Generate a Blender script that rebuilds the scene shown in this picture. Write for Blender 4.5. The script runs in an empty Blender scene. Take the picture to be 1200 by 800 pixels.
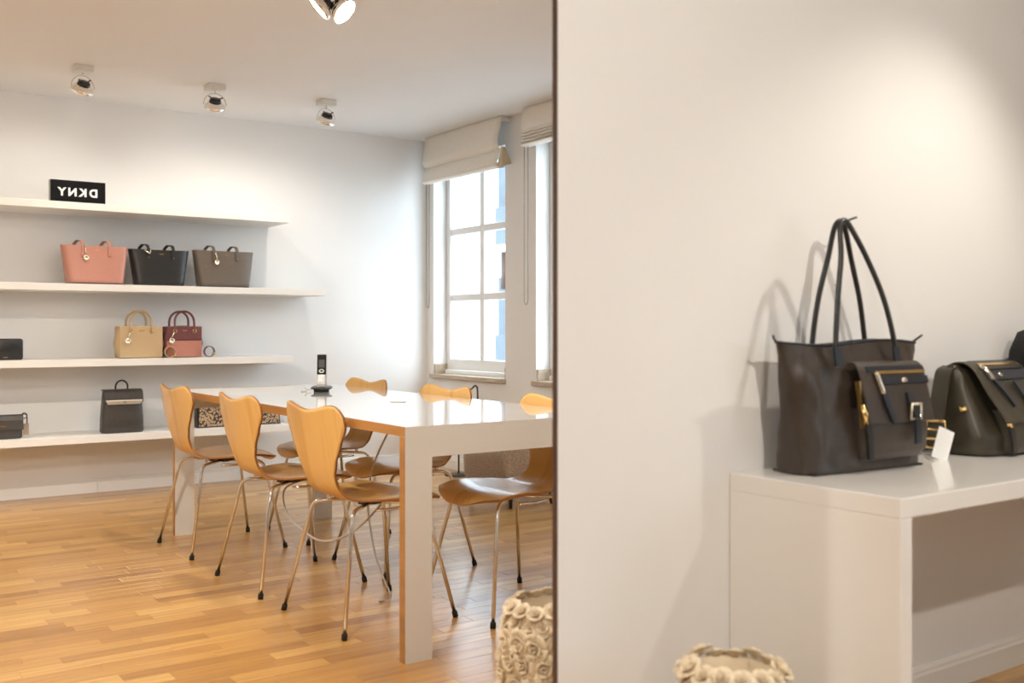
import bpy, bmesh, math, random
from math import sin, cos, pi, radians, sqrt
from mathutils import Vector, Matrix
random.seed(7)
SC = bpy.context.scene
COL = SC.collection
R = random.random
def U(a, b): return a + (b - a) * R()

# ------------------------------------------------------------------ camera
YAW = math.atan2(1700., 1188.)
CAMH = 1.046
cd = bpy.data.cameras.new('camera'); cam = bpy.data.objects.new('camera', cd); COL.objects.link(cam)
cam.location = (0, 0, CAMH); cam.rotation_euler = (pi/2, 0, YAW - pi/2)
cd.sensor_width = 36; cd.lens = 36*1188/1200.; cd.shift_y = -15/1200.
cd.dof.use_dof = True; cd.dof.focus_distance = 4.7; cd.dof.aperture_fstop = 2.9
SC.camera = cam

# ------------------------------------------------------------------ world, daylight, exposure
w = bpy.data.worlds.new('sky'); SC.world = w; w.use_nodes = True
nt = w.node_tree; bg = nt.nodes['Background']
bg.inputs['Color'].default_value = (0.80, 0.91, 1.0, 1); bg.inputs['Strength'].default_value = 2.6
SC.view_settings.view_transform = 'Standard'; SC.view_settings.look = 'None'
SC.view_settings.gamma = 1.0; SC.view_settings.use_curve_mapping = False
SC.view_settings.exposure = 1.45

# room measures (metres)
WB = 6.85      # shelf wall
WX = 3.98      # window wall, inner face
WL = -2.30     # left wall
WF = -3.45     # wall behind the camera
PY = 1.70      # partition face
PX = 1.305     # free edge of the partition
CH = 2.50
WINS = [(5.776, 6.75), (4.44, 5.417), (-2.017, -1.04), (-3.35, -2.376)]  # last two mirror the first pair out of view, added for brightness
SILL, HEAD = 0.70, 2.32
sl = bpy.data.lights.new('overcast_daylight', 'SUN'); sl.energy = 4.4; sl.angle = radians(110); sl.color = (.82, .92, 1.0)   # broad overcast sky glow
so = bpy.data.objects.new('overcast_daylight', sl); COL.objects.link(so); so.location = (9, 3, 6)
so.rotation_euler = Vector((-1, 0, -.55)).to_track_quat('-Z', 'Y').to_euler()

# ------------------------------------------------------------------ materials
MATS = {}
def mat(name, col, rough=.5, metal=0., var=0., scale=8., bump=0., bscale=60., coat=0., spec=.5, stretch=None, emit=None, estr=0., coords='Object', col2=None, coatr=.05, sheen=0.):
    if name in MATS: return MATS[name]
    m = bpy.data.materials.new(name); m.use_nodes = True; N = m.node_tree.nodes; L = m.node_tree.links
    p = N['Principled BSDF']; p.inputs['Base Color'].default_value = (*col, 1)
    p.inputs['Roughness'].default_value = rough; p.inputs['Metallic'].default_value = metal
    p.inputs['Specular IOR Level'].default_value = spec
    p.inputs['Coat Weight'].default_value = coat; p.inputs['Coat Roughness'].default_value = coatr
    p.inputs['Sheen Weight'].default_value = sheen
    tc = N.new('ShaderNodeTexCoord'); mp = N.new('ShaderNodeMapping'); L.new(tc.outputs[coords], mp.inputs['Vector'])
    if stretch: mp.inputs['Scale'].default_value = stretch
    if var > 0 or col2:
        nz = N.new('ShaderNodeTexNoise'); nz.inputs['Scale'].default_value = scale; nz.inputs['Detail'].default_value = 4
        L.new(mp.outputs[0], nz.inputs['Vector'])
        rp = N.new('ShaderNodeValToRGB'); L.new(nz.outputs['Fac'], rp.inputs['Fac'])
        rp.color_ramp.elements[0].position = .3; rp.color_ramp.elements[1].position = .7
        c2 = col2 if col2 else tuple(min(1, c*(1 + var)) for c in col)
        c1 = col if col2 else tuple(c*(1 - var) for c in col)
        rp.color_ramp.elements[0].color = (*c1, 1); rp.color_ramp.elements[1].color = (*c2, 1)
        L.new(rp.outputs['Color'], p.inputs['Base Color'])
    if bump > 0:
        nb = N.new('ShaderNodeTexNoise'); nb.inputs['Scale'].default_value = bscale; nb.inputs['Detail'].default_value = 3
        L.new(mp.outputs[0], nb.inputs['Vector'])
        b = N.new('ShaderNodeBump'); b.inputs['Strength'].default_value = bump; b.inputs['Distance'].default_value = .002
        L.new(nb.outputs['Fac'], b.inputs['Height']); L.new(b.outputs['Normal'], p.inputs['Normal'])
    if emit:
        p.inputs['Emission Color'].default_value = (*emit, 1); p.inputs['Emission Strength'].default_value = estr
    MATS[name] = m; return m

WALL = mat('wall_paint', (.795, .79, .78), .65, var=.012, scale=2, bump=.05, bscale=220)
CEIL = mat('ceiling_paint', (.80, .80, .805), .8, var=.012, scale=1.5, bump=.03, bscale=160)
TRIMW = mat('white_trim_paint', (.80, .785, .75), .4, var=.01, scale=5)
FRAMEW = mat('white_window_paint', (.84, .84, .83), .35, var=.01, scale=6)
SHELFW = mat('white_shelf_lacquer', (.83, .815, .78), .38, var=.008, scale=3)
LAMW = mat('white_gloss_laminate', (.80, .785, .755), .18, var=.004, scale=3, coat=1.0, coatr=.02)
LAMF = mat('white_satin_laminate', (.74, .715, .67), .35, var=.004, scale=3)
OAK = mat('oak_edge', (.40, .185, .05), .42, var=.25, scale=14, stretch=(1, .12, 1), bump=.05)
MARBLE = mat('beige_stone', (.40, .31, .22), .4, col2=(.56, .47, .37), scale=22, stretch=(1, .3, 1.5))
CHROME = mat('chrome', (.72, .70, .67), .13, 1.0, var=.02, scale=30)
RUBBER = mat('black_rubber', (.008, .008, .008), .5, var=.1, scale=40)
DARKM = mat('dark_metal', (.06, .06, .06), .35, .8, var=.1, scale=30)
GOLD = mat('polished_gold', (.85, .60, .25), .2, 1.0, var=.04, scale=60)
SILVER = mat('pale_gold', (.85, .78, .64), .2, 1.0, var=.04, scale=60)
BROWN = mat('brown_edge', (.075, .036, .024), .45, var=.1, scale=20)
FABRIC = mat('cream_linen', (.80, .765, .70), .9, var=.05, scale=90, bump=.25, bscale=420, sheen=.2)
FELT = mat('mottled_felt', (.24, .175, .125), .95, col2=(.42, .33, .26), scale=95, bump=.4, bscale=160, sheen=.3)
CREAMV = mat('cream_ceramic', (.76, .64, .46), .6, var=.08, scale=20, bump=.1, bscale=90)
BLACKL = mat('black_leather', (.014, .013, .012), .36, var=.2, scale=60, bump=.25, bscale=420)
DGREYL = mat('charcoal_leather', (.055, .048, .042), .42, var=.12, scale=60, bump=.25, bscale=420)
TAUPEL = mat('taupe_leather', (.125, .098, .075), .40, var=.08, scale=60, bump=.25, bscale=420)
PINKL = mat('salmon_leather', (.50, .225, .165), .40, var=.02, scale=60, bump=.1, bscale=420)
TANL = mat('tan_leather', (.52, .37, .205), .42, var=.02, scale=60, bump=.1, bscale=420)
BURGL = mat('burgundy_leather', (.155, .048, .050), .42, var=.08, scale=60, bump=.1, bscale=420)
ROSEL = mat('rose_leather', (.48, .20, .145), .42, var=.02, scale=60, bump=.1, bscale=420)
LINING = mat('dark_lining', (.03, .025, .022), .8, var=.2, scale=50)
NYLON = mat('brown_black_nylon', (.038, .026, .018), .42, var=.2, scale=9, bump=.9, bscale=20, sheen=.05)
NAVYL = mat('blue_black_leather', (.018, .022, .032), .3, var=.15, scale=60, bump=.1, bscale=420)
OLIVE = mat('dark_olive_nylon', (.040, .032, .018), .42, var=.2, scale=12, bump=.9, bscale=22, sheen=.05)
FUZZ = mat('black_boucle', (.010, .010, .010), .9, var=.4, scale=180, bump=1., bscale=180)
PAPER = mat('white_card', (.88, .88, .87), .5, var=.01, scale=20)
BLKP = mat('black_gloss_plastic', (.010, .010, .011), .22, var=.1, scale=40)
SILP = mat('silver_plastic', (.55, .56, .56), .35, .3, var=.03, scale=40)
WHP = mat('white_enamel', (.78, .76, .72), .4, var=.01, scale=20)
CABLE = mat('grey_cable', (.50, .44, .38), .5, var=.05, scale=40)
SIGNB = mat('black_sign_face', (.004, .004, .005), .6, spec=.15, var=.1, scale=30)
SIGNS = mat('pale_sign_edge', (.55, .58, .52), .5, var=.03, scale=30)
LETTER = mat('white_lettering', (.85, .84, .82), .5, var=.01, scale=30)
LENS = mat('lit_lamp_lens', (1, 1, 1), .3, var=.01, emit=(1, .93, .82), estr=14)
FACADE = mat('white_render_facade', (.80, .82, .84), .8, var=.02, scale=1.5)
BLUEW = mat('blue_grey_glass', (.050, .070, .092), .15, var=.15, scale=2)
RAIL = mat('blue_balcony_panel', (.075, .10, .125), .5, var=.1, scale=3)

def wood_mat():
    m = bpy.data.materials.new('beech_veneer'); m.use_nodes = True; N = m.node_tree.nodes; L = m.node_tree.links
    p = N['Principled BSDF']; p.inputs['Roughness'].default_value = .33
    p.inputs['Coat Weight'].default_value = .35; p.inputs['Coat Roughness'].default_value = .12
    uv = N.new('ShaderNodeUVMap'); mp = N.new('ShaderNodeMapping'); L.new(uv.outputs[0], mp.inputs['Vector'])
    oi = N.new('ShaderNodeObjectInfo'); ad = N.new('ShaderNodeVectorMath'); ad.operation = 'ADD'
    L.new(mp.outputs[0], ad.inputs[0]); L.new(oi.outputs['Location'], ad.inputs[1])
    mp.inputs['Scale'].default_value = (40, 2.2, 1)
    n1 = N.new('ShaderNodeTexNoise'); n1.inputs['Scale'].default_value = 1.; n1.inputs['Detail'].default_value = 5
    L.new(ad.outputs[0], n1.inputs['Vector'])
    mp2 = N.new('ShaderNodeMapping'); L.new(uv.outputs[0], mp2.inputs['Vector']); mp2.inputs['Scale'].default_value = (9, .15, 1)
    n2 = N.new('ShaderNodeTexNoise'); n2.inputs['Scale'].default_value = 1.; n2.inputs['Detail'].default_value = 0
    ad2 = N.new('ShaderNodeVectorMath'); ad2.operation = 'ADD'; L.new(mp2.outputs[0], ad2.inputs[0]); L.new(oi.outputs['Location'], ad2.inputs[1])
    L.new(ad2.outputs[0], n2.inputs['Vector'])
    mx = N.new('ShaderNodeMath'); mx.operation = 'ADD'; L.new(n1.outputs['Fac'], mx.inputs[0]); L.new(n2.outputs['Fac'], mx.inputs[1])
    rp = N.new('ShaderNodeValToRGB'); L.new(mx.outputs[0], rp.inputs['Fac'])
    e = rp.color_ramp.elements; e[0].position = .72; e[0].color = (.63, .35, .095, 1); e[1].position = 1.25; e[1].color = (.73, .44, .14, 1)
    L.new(rp.outputs['Color'], p.inputs['Base Color'])
    return m
BEECH = wood_mat()
BEECHE = mat('beech_ply_edge', (.34, .135, .035), .5, var=.2, scale=40, stretch=(1, 1, 6))

def parquet_mat():
    m = bpy.data.materials.new('oak_parquet'); m.use_nodes = True; N = m.node_tree.nodes; L = m.node_tree.links
    p = N['Principled BSDF']; p.inputs['Coat Weight'].default_value = .6; p.inputs['Coat Roughness'].default_value = .2
    p.inputs['Roughness'].default_value = .34
    at = N.new('ShaderNodeAttribute'); at.attribute_name = 'tone'
    tc = N.new('ShaderNodeNewGeometry'); mp = N.new('ShaderNodeMapping'); L.new(tc.outputs['Position'], mp.inputs['Vector']); mp.inputs['Scale'].default_value = (2.5, 60, 1)
    off = N.new('ShaderNodeVectorMath'); off.operation = 'ADD'; L.new(mp.outputs[0], off.inputs[0])
    sc = N.new('ShaderNodeVectorMath'); sc.operation = 'SCALE'; sc.inputs[3].default_value = 37.; L.new(at.outputs['Vector'], sc.inputs[0]); L.new(sc.outputs[0], off.inputs[1])
    nz = N.new('ShaderNodeTexNoise'); nz.inputs['Scale'].default_value = 1.; nz.inputs['Detail'].default_value = 5; nz.inputs['Distortion'].default_value = .4
    L.new(off.outputs[0], nz.inputs['Vector'])
    rp = N.new('ShaderNodeValToRGB'); L.new(at.outputs['Fac'], rp.inputs['Fac'])
    e = rp.color_ramp.elements; e[0].position = 0; e[0].color = (.38, .18, .045, 1); e[1].position = 1; e[1].color = (.70, .42, .135, 1)
    md = rp.color_ramp.elements.new(.5); md.color = (.56, .30, .082, 1)
    mx = N.new('ShaderNodeMix'); mx.data_type = 'RGBA'; mx.blend_type = 'MULTIPLY'; mx.inputs['Factor'].default_value = .55
    r2 = N.new('ShaderNodeValToRGB'); L.new(nz.outputs['Fac'], r2.inputs['Fac']); r2.color_ramp.elements[0].position = .35; r2.color_ramp.elements[0].color = (.62, .55, .5, 1); r2.color_ramp.elements[1].position = .6; r2.color_ramp.elements[1].color = (1, 1, 1, 1)
    L.new(rp.outputs['Color'], mx.inputs['A']); L.new(r2.outputs['Color'], mx.inputs['B'])
    L.new(mx.outputs['Result'], p.inputs['Base Color'])
    n3 = N.new('ShaderNodeTexNoise'); n3.inputs['Scale'].default_value = 5.; L.new(tc.outputs['Position'], n3.inputs['Vector'])
    bp = N.new('ShaderNodeBump'); bp.inputs['Strength'].default_value = .12; bp.inputs['Distance'].default_value = .01
    L.new(n3.outputs['Fac'], bp.inputs['Height']); L.new(bp.outputs[0], p.inputs['Normal'])
    return m
PARQ = parquet_mat()

def glass_mat():
    m = bpy.data.materials.new('window_glass'); m.use_nodes = True; N = m.node_tree.nodes; L = m.node_tree.links
    N.remove(N['Principled BSDF']); out = N['Material Output']
    t = N.new('ShaderNodeBsdfTransparent'); t.inputs['Color'].default_value = (.93, .96, .97, 1)
    g = N.new('ShaderNodeBsdfGlossy'); g.inputs['Roughness'].default_value = .02
    mx = N.new('ShaderNodeMixShader'); mx.inputs[0].default_value = .05; L.new(t.outputs[0], mx.inputs[1]); L.new(g.outputs[0], mx.inputs[2])
    L.new(mx.outputs[0], out.inputs['Surface']); return m
GLASS = glass_mat()

def pattern_mat():      # woven monogram cloth of the clutches
    m = bpy.data.materials.new('monogram_cloth'); m.use_nodes = True; N = m.node_tree.nodes; L = m.node_tree.links
    p = N['Principled BSDF']; p.inputs['Roughness'].default_value = .7
    tc = N.new('ShaderNodeTexCoord'); mp = N.new('ShaderNodeMapping'); L.new(tc.outputs['Object'], mp.inputs['Vector'])
    mp.inputs['Rotation'].default_value = (0, radians(45), 0); mp.inputs['Scale'].default_value = (1, 1, 1)
    v = N.new('ShaderNodeTexChecker'); v.inputs['Scale'].default_value = 95; L.new(mp.outputs[0], v.inputs['Vector'])
    n = N.new('ShaderNodeTexVoronoi'); n.inputs['Scale'].default_value = 78; L.new(tc.outputs['Object'], n.inputs['Vector'])
    rp = N.new('ShaderNodeValToRGB'); L.new(n.outputs['Distance'], rp.inputs['Fac'])
    rp.color_ramp.elements[0].position = .50; rp.color_ramp.elements[0].color = (.52, .36, .22, 1)
    rp.color_ramp.elements[1].position = .58; rp.color_ramp.elements[1].color = (.06, .035, .022, 1)
    L.new(rp.outputs['Color'], p.inputs['Base Color']); return m
MONO = pattern_mat()

# ------------------------------------------------------------------ mesh helpers
class MB:
    def __init__(s): s.v = []; s.f = []; s.m = []; s.sm = []; s.uv = None
    def add(s, vs, fs, mi=0, smooth=False):
        b = len(s.v); s.v += [tuple(x) for x in vs]
        for q in fs: s.f.append(tuple(b + i for i in q)); s.m.append(mi); s.sm.append(smooth)
    def box(s, a, b, mi=0):
        x0, y0, z0 = a; x1, y1, z1 = b
        s.add([(x0,y0,z0),(x1,y0,z0),(x1,y1,z0),(x0,y1,z0),(x0,y0,z1),(x1,y0,z1),(x1,y1,z1),(x0,y1,z1)],
              [(0,3,2,1),(4,5,6,7),(0,1,5,4),(1,2,6,5),(2,3,7,6),(3,0,4,7)], mi); return s
    def ring_loft(s, rings, mi=0, smooth=True, cap0=True, cap1=True, closed=True):
        n = len(rings[0]); vs = [p for r in rings for p in r]; fs = []
        for i in range(len(rings) - 1):
            for j in range(n if closed else n - 1):
                k = (j + 1) % n; fs.append((i*n + j, i*n + k, (i + 1)*n + k, (i + 1)*n + j))
        if closed and cap0: fs.append(tuple(range(n - 1, -1, -1)))
        if closed and cap1: fs.append(tuple((len(rings) - 1)*n + j for j in range(n)))
        s.add(vs, fs, mi, smooth); return s
    def tube(s, pts, r, n=8, mi=0, close=False, rz=None):
        pts = [Vector(p) for p in pts]; rings = []; up = None
        N = len(pts)
        for i, p in enumerate(pts):
            if close: t = (pts[(i + 1) % N] - pts[i - 1])
            else: t = pts[min(i + 1, N - 1)] - pts[max(i - 1, 0)]
            t.normalize()
            if up is None:
                up = t.orthogonal().normalized() if rz is None else Vector(rz)
            up = (up - t*up.dot(t)); up.normalize(); sd = t.cross(up)
            rr = r[i] if isinstance(r, (list, tuple)) else r
            ru, rs = rr if isinstance(rr, tuple) else (rr, rr)
            rings.append([p + up*(ru*cos(2*pi*j/n)) + sd*(rs*sin(2*pi*j/n)) for j in range(n)])
        if close:
            rings.append(rings[0]); s.ring_loft(rings, mi, True, False, False)
        else: s.ring_loft(rings, mi, True)
        return s
    def strap(s, pts, wvec, wd, th, mi=0):      # flat ribbon following pts, width along wvec
        pts = [Vector(p) for p in pts]; N = len(pts); rings = []; wv = Vector(wvec).normalized()
        for i, p in enumerate(pts):
            t = (pts[min(i + 1, N - 1)] - pts[max(i - 1, 0)]).normalized(); w_ = (wv - t*wv.dot(t)).normalized(); n_ = t.cross(w_)
            rings.append([p + w_*wd/2 + n_*th/2, p - w_*wd/2 + n_*th/2, p - w_*wd/2 - n_*th/2, p + w_*wd/2 - n_*th/2])
        s.ring_loft(rings, mi, False); return s
    def lathe(s, prof, n=24, M=None, mi=0, cap0=True, cap1=True, smooth=True):
        M = M or Matrix.Identity(4)
        s.ring_loft([[M @ Vector((r*cos(2*pi*j/n), r*sin(2*pi*j/n), z)) for j in range(n)] for r, z in prof], mi, smooth, cap0, cap1); return s
    def build(s, name, mats, parent=None, bevel=0., loc=None, solid=0., sub=0, seg=2):
        me = bpy.data.meshes.new(name); me.from_pydata(s.v, [], s.f); me.update()
        if not isinstance(mats, (list, tuple)): mats = [mats]
        for m in mats: me.materials.append(m)
        me.polygons.foreach_set('material_index', s.m); me.polygons.foreach_set('use_smooth', s.sm)
        o = bpy.data.objects.new(name, me); COL.objects.link(o)
        if parent is not None: o.parent = parent
        if loc is not None: o.location = loc
        if solid:
            md = o.modifiers.new('solid', 'SOLIDIFY'); md.thickness = solid; md.offset = 0
            if len(mats) > 1: md.material_offset_rim = 1
        if bevel:
            md = o.modifiers.new('bevel', 'BEVEL'); md.width = bevel; md.segments = seg; md.limit_method = 'ANGLE'; md.angle_limit = radians(40); md.harden_normals = False
        if sub:
            md = o.modifiers.new('sub', 'SUBSURF'); md.levels = sub; md.render_levels = sub
        return o
def sring(hw, hd, z, n=32, e=5., cx=0., cy=0., fz=None):     # superellipse ring
    out = []
    for j in range(n):
        a = 2*pi*(j + .5)/n; c, sn = cos(a), sin(a)
        x = hw*math.copysign(abs(c)**(2/e), c); y = hd*math.copysign(abs(sn)**(2/e), sn)
        out.append((cx + x, cy + y, z + (fz(x, y) if fz else 0)))
    return out
def tag(o, label, cat, group=None, kind=None):
    if label: o['label'] = label
    if cat: o['category'] = cat
    if group: o['group'] = group
    if kind: o['kind'] = kind
    return o
def struct(o): o['kind'] = 'structure'; return o
def thing(name, loc, rz=0., label=None, cat=None, group=None):
    o = bpy.data.objects.new(name, None); COL.objects.link(o); o.location = loc; o.rotation_euler = (0, 0, rz); o.empty_display_size = .1
    tag(o, label, cat, group); return o
def copy_tree(o, parent=None):
    c = o.copy(); COL.objects.link(c)
    if parent is not None: c.parent = parent
    for ch in o.children: copy_tree(ch, c)
    return c
def arc(cx, cz, r, a0, a1, n, y=0., rz=None):
    rz = rz or r
    return [(cx + r*cos(a0 + (a1 - a0)*i/n), y, cz + rz*sin(a0 + (a1 - a0)*i/n)) for i in range(n + 1)]
def smooth_path(pts, n=6):      # Catmull-Rom
    P = [Vector(p) for p in pts]; P = [2*P[0] - P[1]] + P + [2*P[-1] - P[-2]]; out = []
    for i in range(1, len(P) - 2):
        for k in range(n):
            t = k/n; a, b, c, d = P[i-1], P[i], P[i+1], P[i+2]
            out.append(.5*((2*b) + (c - a)*t + (2*a - 5*b + 4*c - d)*t*t + (3*b - a - 3*c + d)*t**3))
    out.append(P[-2]); return out
def round_corners(pts, r=.03, n=4):
    P = [Vector(p) for p in pts]; out = [P[0]]
    for i in range(1, len(P) - 1):
        a = (P[i-1] - P[i]).normalized(); b = (P[i+1] - P[i]).normalized()
        p0, p1 = P[i] + a*r, P[i] + b*r
        for k in range(n + 1):
            t = k/n; out.append((1-t)**2*p0 + 2*t*(1-t)*P[i] + t*t*p1)
    out.append(P[-1]); return out
def letters(txt, size, material, parent, loc, mirrored=True, bold=.0, depth=.001, name='lettering', rz=0., spacing=1.0):
    cu = bpy.data.curves.new('text', 'FONT'); cu.body = txt; cu.size = size; cu.align_x = 'CENTER'; cu.align_y = 'CENTER'
    cu.extrude = depth; cu.offset = bold; cu.space_character = spacing
    to = bpy.data.objects.new('text', cu); COL.objects.link(to)
    bpy.context.view_layer.update()
    me = bpy.data.meshes.new_from_object(to.evaluated_get(bpy.context.evaluated_depsgraph_get()))
    bpy.data.objects.remove(to)
    M = Matrix.Rotation(pi/2, 4, 'X')
    if mirrored: M = M @ Matrix.Diagonal((-1, 1, 1, 1))
    me.transform(M)
    if mirrored: me.flip_normals()
    me.materials.clear(); me.materials.append(material)
    o = bpy.data.objects.new(name, me); COL.objects.link(o); o.parent = parent; o.location = loc; o.rotation_euler = (0, 0, rz); return o

# ------------------------------------------------------------------ room shell
SL = -.5
fl = MB().box((WL - .2, WF - .2, -.12), (WX + .25, WB + .2, -.004)).build('floor', mat('dark_subfloor', (.10, .045, .014), .7, var=.1, scale=8)); struct(fl)
struct(MB().box((WL - .2, WF - .2, CH), (WX + .25, WB + .2, CH + .15)).build('ceiling', CEIL))
struct(MB().box((WL - .2, WB, -.004), (WX + .25, WB + .2, CH)).build('wall_back', WALL))
struct(MB().box((WL - .2, WF, -.004), (WL, WB, CH)).build('wall_left', WALL))
struct(MB().box((WL - .2, WF - .2, -.004), (WX + .25, WF, CH)).build('wall_front', WALL))
m = MB(); edges = sorted(WINS)
ys = [WF]
for a, b in edges: ys += [a, b]
ys.append(WB)
for i in range(0, len(ys), 2): m.box((WX, ys[i], -.004), (WX + .25, ys[i+1], CH))
for a, b in edges:
    m.box((WX, a, -.004), (WX + .25, b, SILL - .03)); m.box((WX, a, HEAD), (WX + .25, b, CH))
struct(m.build('wall_right', WALL))
# partition: a thin facing board in front of a slim wall, brown strip for the mirror edge, reflected room built beyond
pt = struct(MB().box((PX, PY, -.004), (WX, PY + .013, CH)).build('wall_partition', WALL))
MB().box((PX + .10, PY + .013, -.004), (WX, PY + .075, CH)).build('core_wall', WALL, pt)
MB().box((PX - .003, PY - .001, -.004), (PX, PY + .0135, CH)).build('edge_strip', BROWN, pt)['label'] = 'thin brown edge strip'
# skirting boards
def skirting(name, p0, p1, out, cuts):
    e = thing(name, (0, 0, 0)); struct(e)
    p0, p1, out = Vector(p0), Vector(p1), Vector(out); d = (p1 - p0); L = d.length; d.normalize(); cs = [0] + cuts + [L]
    for a, b in zip(cs[:-1], cs[1:]):
        prof = [(0, -.004), (.018, -.004), (.018, .066), (.013, .072), (.013, .080), (.007, .087), (0, .087)]
        m = MB(); rings = []
        for t in (a + .0006, b - .0006): rings.append([p0 + d*t + out*x + Vector((0, 0, z)) for x, z in prof])
        m.ring_loft(rings, 0, False); m.build('skirting_board', TRIMW, e)
    return e
skirting('baseboard_back', (WL, WB, 0), (WX, WB, 0), (0, -1, 0), [1.1, 3.84])
skirting('baseboard_right', (WX, WB - .018, 0), (WX, PY + .08, 0), (-1, 0, 0), [2.4])
skirting('baseboard_left', (WL, WF, 0), (WL, WB - .018, 0), (1, 0, 0), [3., 6.])
skirting('baseboard_partition', (PX + .02, PY, 0), (WX, PY, 0), (0, -1, 0), [])

# parquet strips
def in_view(x, y):
    fx, fy = cos(YAW), sin(YAW); D = fx*x + fy*y; Nn = fy*x - fx*y
    if D < .5: return None
    px = 600 + 1188*Nn/D; py = 385 + 1188*CAMH/D
    return (px, py, D)
strips = []; SW = .0685; y = WF; row = 0
while y < WB - .10:
    x = WL + -U(0, .3); y1 = min(y + SW, WB - .095)
    bt = .5
    while x < WX:
        Ls = U(.24, .48) if R() < .85 else U(.5, .72)
        x1 = min(x + Ls, WX)
        if x1 > WL + .03: strips.append((max(x, WL), x1, y, y1, min(1, max(0, random.gauss(.5, .24)))))
        x = x1
    y = y1; row += 1
def strip_mb(mb, s):
    x0, x1, y0, y1, t = s; g = .0004; c = .0007
    mb.add([(x0+g,y0+g,-.004),(x1-g,y0+g,-.004),(x1-g,y1-g,-.004),(x0+g,y1-g,-.004),(x0+g,y0+g,-c),(x1-g,y0+g,-c),(x1-g,y1-g,-c),(x0+g,y1-g,-c),
            (x0+g+c,y0+g+c,0),(x1-g-c,y0+g+c,0),(x1-g-c,y1-g-c,0),(x0+g+c,y1-g-c,0)],
           [(8,9,10,11),(4,5,9,8),(5,6,10,9),(6,7,11,10),(7,4,8,11),(0,1,5,4),(1,2,6,5),(2,3,7,6),(3,0,4,7)])
def tone(o, vals):
    a = o.data.attributes.new('tone', 'FLOAT', 'FACE'); a.data.foreach_set('value', vals)
vis = []
for i, s in enumerate(strips):
    c = in_view((s[0]+s[1])/2, (s[2]+s[3])/2)
    if c and -15 < c[0] < 655 and c[1] < 812 and s[2] > PY: vis.append((-(s[1]-s[0])/c[2]**3, i))
vis.sort(); own = set(i for _, i in vis[:300])
mb = MB(); tv = []
for i, s in enumerate(strips):
    if i in own:
        q = MB(); strip_mb(q, s); o = q.build('parquet_strip', PARQ, fl); tone(o, [s[4]]*9)
    else: strip_mb(mb, s); tv += [s[4]]*9
o = mb.build('parquet_field', PARQ, fl); tone(o, tv); o['kind'] = 'stuff'
mb = MB(); tv = []
bx = WL
for x1 in (-1.1, .35, 1.62, 2.9, WX):
    q = MB(); strip_mb(q, (bx, x1, WB - .095, WB, .08)); o = q.build('border_plank', PARQ, fl); tone(o, [.12]*9); bx = x1

# windows: frame, sash bars, panes, stone sill
def window(n, a, b, full=True):
    e = thing('window_%d' % n, (0, 0, 0)); struct(e)
    x0, x1 = WX + .115, WX + .185; zb, zt = SILL + .03, HEAD
    f = MB(); f.box((x0, a, zb), (x1, a + .055, zt)).box((x0, b - .055, zb), (x1, b, zt)).box((x0, a + .055, zb), (x1, b - .055, zb + .085)).box((x0, a + .055, zt - .06), (x1, b - .055, zt))
    f.build('frame', FRAMEW, e, bevel=.006)
    ya, yb, za, z1 = a + .055, b - .055, zb + .085, zt - .06; ym = (ya + yb)/2
    MB().box((x0 + .01, ym - .028, za), (x1 - .01, ym + .028, z1)).build('mullion', FRAMEW, e, bevel=.005)
    rows = [za, 1.283, 1.789, z1]
    for z in rows[1:3]:
        for (p, q) in ((ya, ym - .028), (ym + .028, yb)):
            MB().box((x0 + .012, p, z - .026), (x1 - .012, q, z + .026)).build('glazing_bar', FRAMEW, e, bevel=.005)
    for (p, q) in ((ya, ym - .028), (ym + .028, yb)):
        for i in range(3):
            zl = rows[i] + (.026 if i else 0); zh = rows[i+1] - (.026 if i < 2 else 0)
            MB().box((x0 + .035, p, zl), (x0 + .039, q, zh)).build('pane', GLASS, e)
    MB().box((WX - .035, a - .012, SILL - .03), (WX, b + .012, SILL)).box((WX, a, SILL - .03), (x1, b, SILL)).build('sill', MARBLE, e, bevel=.003)
    for yy, d in ((a, .016), (b, -.016)):
        MB().box((WX + .004, min(yy, yy + d), SILL), (x0, max(yy, yy + d), SILL + .075)).build('sill_upstand', MARBLE, e, bevel=.002)
    MB().box((x0 - .03, a + .03, SILL), (x0, b - .03, zb)).build('bottom_rail', FRAMEW, e, bevel=.003)
    return e
for i, (a, b) in enumerate(WINS): window(i + 1, a, b)

# ------------------------------------------------------------------ shelves
SH = [('topmost long white wall shelf carrying a black sign', 2.69, 1.802), ('longest white wall shelf carrying three tote bags', 2.95, 1.316),
      ('white wall shelf carrying the tan and burgundy handbags', 2.71, .861), ('lowest white wall shelf carrying a backpack and patterned clutches', 2.71, .400)]
for lab, xe, zt in SH:
    o = MB().box((SL, 6.46, zt - .043), (xe, WB, zt)).build('wall_shelf', SHELFW, bevel=.0015); tag(o, lab, 'shelf', 'white wall shelves')

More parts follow.
